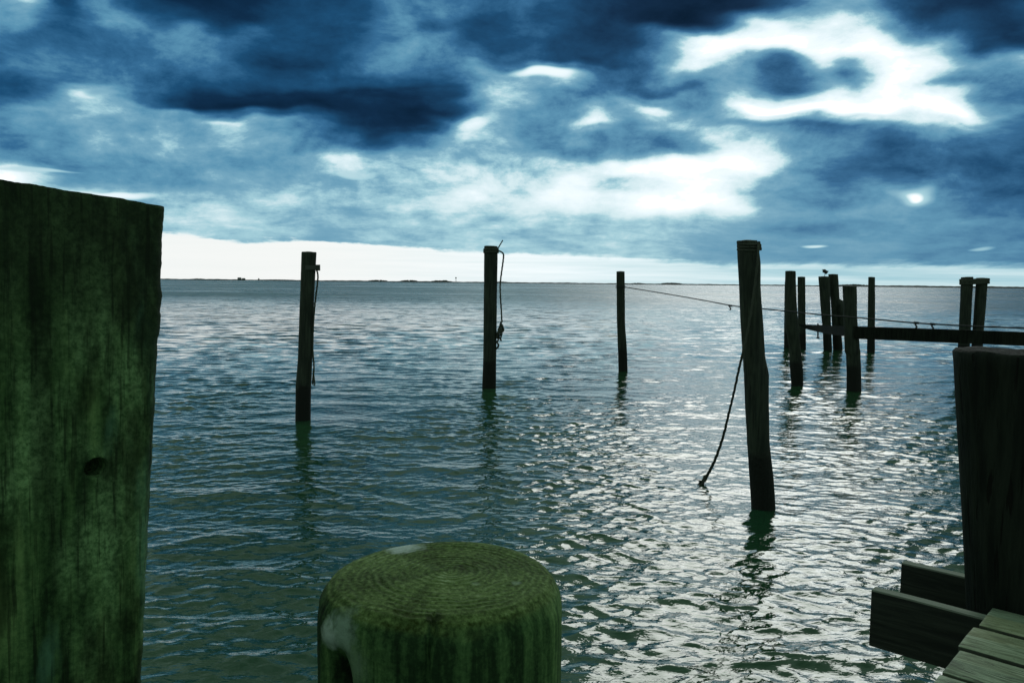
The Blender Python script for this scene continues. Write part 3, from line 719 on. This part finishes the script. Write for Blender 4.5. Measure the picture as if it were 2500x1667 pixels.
M_STRING = m
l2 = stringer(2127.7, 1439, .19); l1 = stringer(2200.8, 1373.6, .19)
yc = (l1.y + l2.y + .044) / 2
PR_ = Mdeck @ Vector((-.17, yc, 0))
YR = PR_.y - .14
rR = (l1.y - l2.y - .044) / 2 - .003
wR = rR * 2 * FPX / YR * 1.0
ctr = wR / 2
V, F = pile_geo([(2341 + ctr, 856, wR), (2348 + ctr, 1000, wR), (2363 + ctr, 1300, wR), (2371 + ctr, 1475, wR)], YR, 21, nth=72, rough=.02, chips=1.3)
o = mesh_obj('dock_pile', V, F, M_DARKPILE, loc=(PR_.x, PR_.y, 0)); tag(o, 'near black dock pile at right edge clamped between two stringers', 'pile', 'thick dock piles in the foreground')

# dock substructure under the deck so that it stands
b = MB()
for sx_, sy_ in ((1.0, -.9), (1.0, 1.6), (2.2, .3)):
    p = Mdeck @ Vector((sx_, sy_, 0)); b2_ = MB(); b2_.tube([(p.x, p.y, -1), (p.x, p.y, ZD - .045)], .11, 20); b2_.build('support_post', M_DARKPILE, dock)
for sy_ in (-1.9, -.62, 1.6):
    P0 = Mdeck @ Vector((1.3, sy_, -.14)); b.box(P0, nn_ * 1.25, ed * .022, Vector((0, 0, .093)))
b.build('joist', M_BEAM, dock, False)

# ------------------------------------------------------------------ centre foreground pile: grown top with rings, moss, droppings
def moss_wood(name, ring_center=None, axis_r=.15, gains=1.0):
    m, n, b = new_mat(name)
    t = n.n.new('ShaderNodeTexCoord'); ob = t.outputs['Object']; ox, oy, oz = n.sep(ob)
    big = n.noise(n.scalev(ob, (1, 1, .35)), 9, 6, .62)
    fib = n.noise(n.scalev(ob, (1, 1, .05)), 70, 5, .6)
    fine = n.noise(ob, 170, 5, .7)
    fac = n.m('ADD', n.m('ADD', n.m('MULTIPLY', big, .42), n.m('MULTIPLY', fib, .38)), n.m('MULTIPLY', fine, .20))
    side = n.ramp(fac, [(.38, (.005 , .012, .005)), (.46, (.018, .046, .016)), (.53, (.060, .130, .044)), (.62, (.16, .28, .10))])
    h = n.m('ADD', n.m('MULTIPLY', fib, .5), n.m('MULTIPLY', fine, .5))
    if ring_center:
        wob = n.noise(ob, 11, 5, .6)
        rx = n.m('SUBTRACT', ox, ring_center[0]); ry = n.m('SUBTRACT', oy, ring_center[1])
        rr = n.m('SQRT', n.m('ADD', n.m('MULTIPLY', rx, rx), n.m('MULTIPLY', ry, ry)))
        rr = n.m('ADD', rr, n.m('MULTIPLY', n.m('SUBTRACT', wob, .5), .032))
        rs = n.m('SINE', n.m('MULTIPLY', n.m('POWER', rr, .93), 610))
        rs = n.m('ADD', n.m('MULTIPLY', rs, .5), .5)
        rings = n.m('MULTIPLY', rs, n.ss(n.noise(ob, 26, 4, .6), .35, .62, .05, 1.0))
        tf = n.m('ADD', n.m('MULTIPLY', fine, .55), n.m('ADD', n.m('MULTIPLY', rings, .065), n.m('MULTIPLY', big, .45)))
        topc = n.ramp(tf, [(.40, (.025, .040, .005)), (.49, (.062, .105, .030)), (.58, (.13, .205, .062)), (.70, (.28, .38, .19))])
        upz = n.sep(t.outputs['Normal'])[2]
        uf_ = n.ss(n.m('ADD', upz, n.m('MULTIPLY', n.m('SUBTRACT', big, .5), .3)), .35, .75)
        c = n.mixc(uf_, side, topc)
        # rim darker at the back
        h = n.m('ADD', h, n.m('MULTIPLY', n.m('MULTIPLY', rings, uf_), .45))
        # pale droppings, and dark spots on the rim and in the hollow
        def spot(c, p, r_, col, w=.6):
            dx_ = [n.m('SUBTRACT', a, q) for a, q in zip((ox, oy, oz), p)]
            d = n.m('SQRT', n.m('ADD', n.m('ADD', n.m('MULTIPLY', dx_[0], dx_[0]), n.m('MULTIPLY', dx_[1], dx_[1])), n.m('MULTIPLY', dx_[2], dx_[2])))
            d = n.m('ADD', d, n.m('MULTIPLY', n.m('SUBTRACT', n.m('ADD', n.m('MULTIPLY', big, .5), n.m('MULTIPLY', n.noise(ob, 55, 4, .65), .5)), .5), r_ * 2.6))
            return n.mixc(n.ss(d, r_, r_ * .25, 0, w), c, col)
        for p, r_, col, w in SPOTS: c = spot(c, p, r_, col, w)
    else:
        c = side
        pat = n.noise(n.scalev(ob, (1, 1, .5)), 4.5, 6, .65)
        c = n.mixc(n.ss(pat, .50, .66, 0, .85), c, n.mixc(n.ss(fine, .3, .7), (.07, .16, .06), (.34, .58, .26)))
        tq = n.noise(n.scalev(ob, (1, 1, .22)), 11, 5, .6)
        c = n.mixc(n.ss(tq, .56, .68, 0, .7), c, (.10, .24, .16))
        c = n.mixc(n.ss(n.noise(n.scalev(ob, (1, 1, .4)), 7.5, 6, .65), .52, .62, 0, .75), c, (.006, .012, .004))
        c = n.mixc(n.ss(n.noise(n.scalev(ob, (1, 1, .04)), 30, 3, .5), .60, .68, 0, .35), c, (.006, .010, .005))
        c = n.mixc(n.ss(n.noise(n.scalev(ob, (1, 1, .018)), 170, 3, .6), .52, .66, 0, .65), c, (.008, .014, .007))
        # old tarred stain near the cut end
        zs = n.m('ADD', oz, n.m('MULTIPLY', n.m('SUBTRACT', big, .5), .12))
        c = n.mixc(n.ss(zs, -.22, -.03, 0, .72), c, (.012, .018, .012))
    n.l.new(c, b.inputs['Base Color']); b.inputs['Roughness'].default_value = .85; b.inputs['Specular IOR Level'].default_value = .15
    bump(n, b, h, .75, .005); return m

CT = at(1076, 1400, .975)                    # centre of the top
RC = 604 * .5 * .975 / FPX * 1.005
def centre_pile():
    nth = 220; nz = snoise(31); nz2 = snoise(32)
    cb = at(1078, 1667, .975); ax_ = (cb - CT).normalized(); ax_ = ax_ / abs(ax_.z); ax_.x *= .3; ax_.y = 0
    rows = [(0, 0)]
    tops = np.linspace(.02, .82, 43)
    V = [Vector((0, 0, 0))]
    lay = []
    for t_ in tops: lay.append((t_, 0.0))
    for a_ in np.linspace(0, math.pi / 2, 16)[1:]:                      # rounded rim
        lay.append((.82 + .18 * math.sin(a_), -.042 * (1 - math.cos(a_)) ** 1.2))
    for zz in list(np.arange(.004, .42, .004)) + list(np.arange(.45, 2.9, .05)): lay.append((1.0, -.042 - zz))
    for fr, dz_ in lay:
        for q in range(nth):
            th = 2 * math.pi * q / nth
            r_ = RC * fr * (1 + .018 * nz(th, 0.0) + (.010 * nz(th, dz_ * 6) if dz_ < -.016 else 0))
            z_ = dz_
            x, y = math.cos(th), math.sin(th)
            if fr <= 1 and dz_ > -.0425:
                rc = math.hypot(r_ * x - .012, r_ * y)
                z_ += .0006 * math.sin(rc * 560 + nz2(th, 1) * 2.5 + nz2(th*2, fr*9) * 1.5) * min(1, fr * 3) * (fr < .97) + .0022 * nz2(th * 1.0, fr * 4) + .004 * (1 - fr)
                z_ -= .010 * max(0, -x * .6 + y * .25) * fr ** 3           # front-left rim worn down
                z_ -= .014 * max(0, fr - .80) * 5 * (.5 + .5 * nz(th, 2.0)) * .4
            else:
                z_ -= .010 * max(0, -x * .6 + y * .25)
            # drying crack down the front
            tc_ = R(-88) + .05 * math.sin(dz_ * 22)
            dth = (th - tc_ + math.pi) % (2 * math.pi) - math.pi
            ck = math.exp(-(dth * RC / .0030) ** 2) * (1 if fr > .80 else 0) * (.012 if dz_ > -.16 else .012 * math.exp((dz_ + .16) * 18))
            # rotten hollow at the front left
            hth = (th - R(-137) + math.pi) % (2 * math.pi) - math.pi
            hol = math.exp(-((hth * RC / .022) ** 2 + ((dz_ + .088) / .036) ** 2) ** 1.3) * .030 * (dz_ < -.015)
            # flat worn facet
            fl = .0012 * math.sin(th * 9 + nz2(th, dz_ * 3) * 2) * (dz_ < -.02)
            rr = r_ - ck - hol + fl
            V.append(Vector((rr * x + ax_.x * (-z_) , rr * y, z_)))
    nl = len(lay)
    F = [(0, 1 + q, 1 + (q + 1) % nth) for q in range(nth)]
    F += [(1 + i * nth + q, 1 + (i + 1) * nth + q, 1 + (i + 1) * nth + (q + 1) % nth, 1 + i * nth + (q + 1) % nth) for i in range(nl - 1) for q in range(nth)]
    o = mesh_obj('dock_pile', V, F, moss_wood('mossy_pile_top', (.012, -.004)))
    o.location = CT
    tag(o, 'thick mossy green pile with growth rings on its rounded top, bottom centre', 'pile', 'thick dock piles in the foreground')
pol = lambda deg, r_, z_: (r_ * math.cos(R(deg)), r_ * math.sin(R(deg)), z_)
SPOTS = [(pol(122, .118, -.004), .036, (.48, .58, .54), .9), (pol(-134, .142, -.030), .034, (.30, .42, .34), .8), (pol(-143, .150, -.040), .022, (.5, .62, .56), .9),
         (pol(-124, .150, -.06), .034, (.22, .32, .22), .6), (pol(-40, .06, 0), .010, (.30, .40, .28), .5), (pol(-18, .10, 0), .009, (.30, .40, .30), .5),
         (pol(108, .147, -.014), .011, (.004, .005, .003), .95), (pol(-137, .14, -.088), .030, (.003, .006, .002), .92), (pol(40, .03, 0), .006, (.01, .012, .006), .8), (pol(-88, .128, 0), .013, (.010, .018, .005), .8)]
centre_pile()

# ------------------------------------------------------------------ left foreground post: squared timber with a bolt hole
def left_post():
    C0 = at(413, 505, .85); C1 = at(356, 1667, .85)
    up_ax = (C0 - C1).normalized()
    u_ = Vector((-.690, -.724, 0)).normalized(); v_ = Vector((-.724, .690, 0)).normalized()
    S = .30; rc = .016
    # outline of the section, starting on the camera-facing side
    out = []
    def arc(cx, cy, a0, n_=7):
        for i in range(n_): a = R(a0 + 90 * i / (n_ - 1)); out.append((cx + rc * math.cos(a), cy + rc * math.sin(a)))
    nf = 150
    pts = [(rc + (S - 2 * rc) * i / nf, 0) for i in range(nf + 1)]
    out += pts
    arc(S - rc, rc, -90); out += [(S, rc + (S - 2 * rc) * i / 12) for i in range(1, 12)]
    arc(S - rc, S - rc, 0); out += [(S - rc - (S - 2 * rc) * i / 12, S) for i in range(1, 12)]
    arc(rc, S - rc, 90); out += [(0, S - rc - (S - 2 * rc) * i / 30) for i in range(1, 30)]
    arc(rc, rc, 180)
    # drop duplicates
    o2 = [out[0]]
    for p in out[1:]:
        if math.hypot(p[0] - o2[-1][0], p[1] - o2[-1][1]) > 1e-5: o2.append(p)
    if math.hypot(o2[0][0] - o2[-1][0], o2[0][1] - o2[-1][1]) < 1e-5: o2.pop()
    out = o2; no = len(out)
    # hole centre on the face
    hz = at(235, 1135, .80); 
    fn = Vector((u_.y, -u_.x, 0)) ; fn = -v_
    dh = ray(235, 1135)
    # intersect ray with the face plane through C0 spanned by u_, up_ax
    nrm = u_.cross(up_ax).normalized(); tt = (C0 - EYE).dot(nrm) / dh.dot(nrm); HP = EYE + dh * tt
    hrel = HP - C0; hy = hrel.dot(up_ax); hx = (hrel - up_ax * hy).dot(u_)
    zs = sorted(list(-np.arange(0, .60, .0035)) + list(hy + np.arange(-.018, .018, .0012)), reverse=True) + list(-np.arange(.65, 2.9, .08))
    gz = snoise(41); gz2 = snoise(42); V = []
    for k_, s_ in enumerate(zs):
        for j, (a_, c_) in enumerate(out):
            P = C0 + up_ax * s_ + u_ * a_ + v_ * c_
            d_ = 0.0
            if c_ <= 1e-6 or c_ < rc * .5:
                d_ += .0012 * gz(a_ * 30, s_ * 2.2) + .0012 * gz2(a_ * 110, s_ * 1.2)
                dd = math.hypot(a_ - hx, s_ - hy)
                if dd < .0105: d_ += .05 * min(1, (.0105 - dd) / .0015)
                for cx, top_, bot_, wd in ((.215, -.0, -.16, .0012),):
                    if bot_ < s_ <= top_: d_ += .006 * math.exp(-((a_ - cx - .006 * math.sin(s_ * 16)) / wd) ** 2) * min(1, (s_ - bot_) / .03)
            side_ = .0010 * gz2(2 + c_ * 20, s_ * 9) + .0016 * gz(1.0, s_ * 60)
            if a_ < rc * 1.2: P = P + u_ * side_
            # worn notch on the right edge
            if a_ < rc and abs(s_ + .095) < .02: P = P - u_ * .003 * (1 - abs(s_ + .095) / .02)
            if a_ < rc and abs(s_ + .125) < .012: P = P - u_ * .002
            P = P + v_ * d_
            if k_ == 0: P = P + Vector((0, 0, .0016 * gz(a_ * 80, c_ * 30) + .0012 * gz2(a_ * 300, 0) +   .026 * a_ / S))
            elif k_ == 1: P = P + Vector((0, 0, .015 * a_ / S))
            V.append(P - C0)
    nrw = len(zs); F = [((i + 1) * no + j, (i + 1) * no + (j + 1) % no, i * no + (j + 1) % no, i * no + j) for i in range(nrw - 1) for j in range(no)]
    b0 = len(V); cen = sum((V[j] for j in range(no)), Vector()) / no; V.append(cen + Vector((0, 0, .004)))
    F += [(j, (j + 1) % no, b0) for j in range(no)]
    o = mesh_obj('dock_post', V, F, moss_wood('mossy_post_side')); o.location = C0
    me = o.data
    bm = bmesh.new(); bm.from_mesh(me); bmesh.ops.recalc_face_normals(bm, faces=bm.faces); bm.to_mesh(me); bm.free()
    tag(o, 'huge dark green squared post with a round bolt hole, filling the left edge', 'post', 'thick dock piles in the foreground')
left_post()
# bottom of the bay
o = bed.build('seabed', M_SHORE, None, False); tag(o, kind='structure')
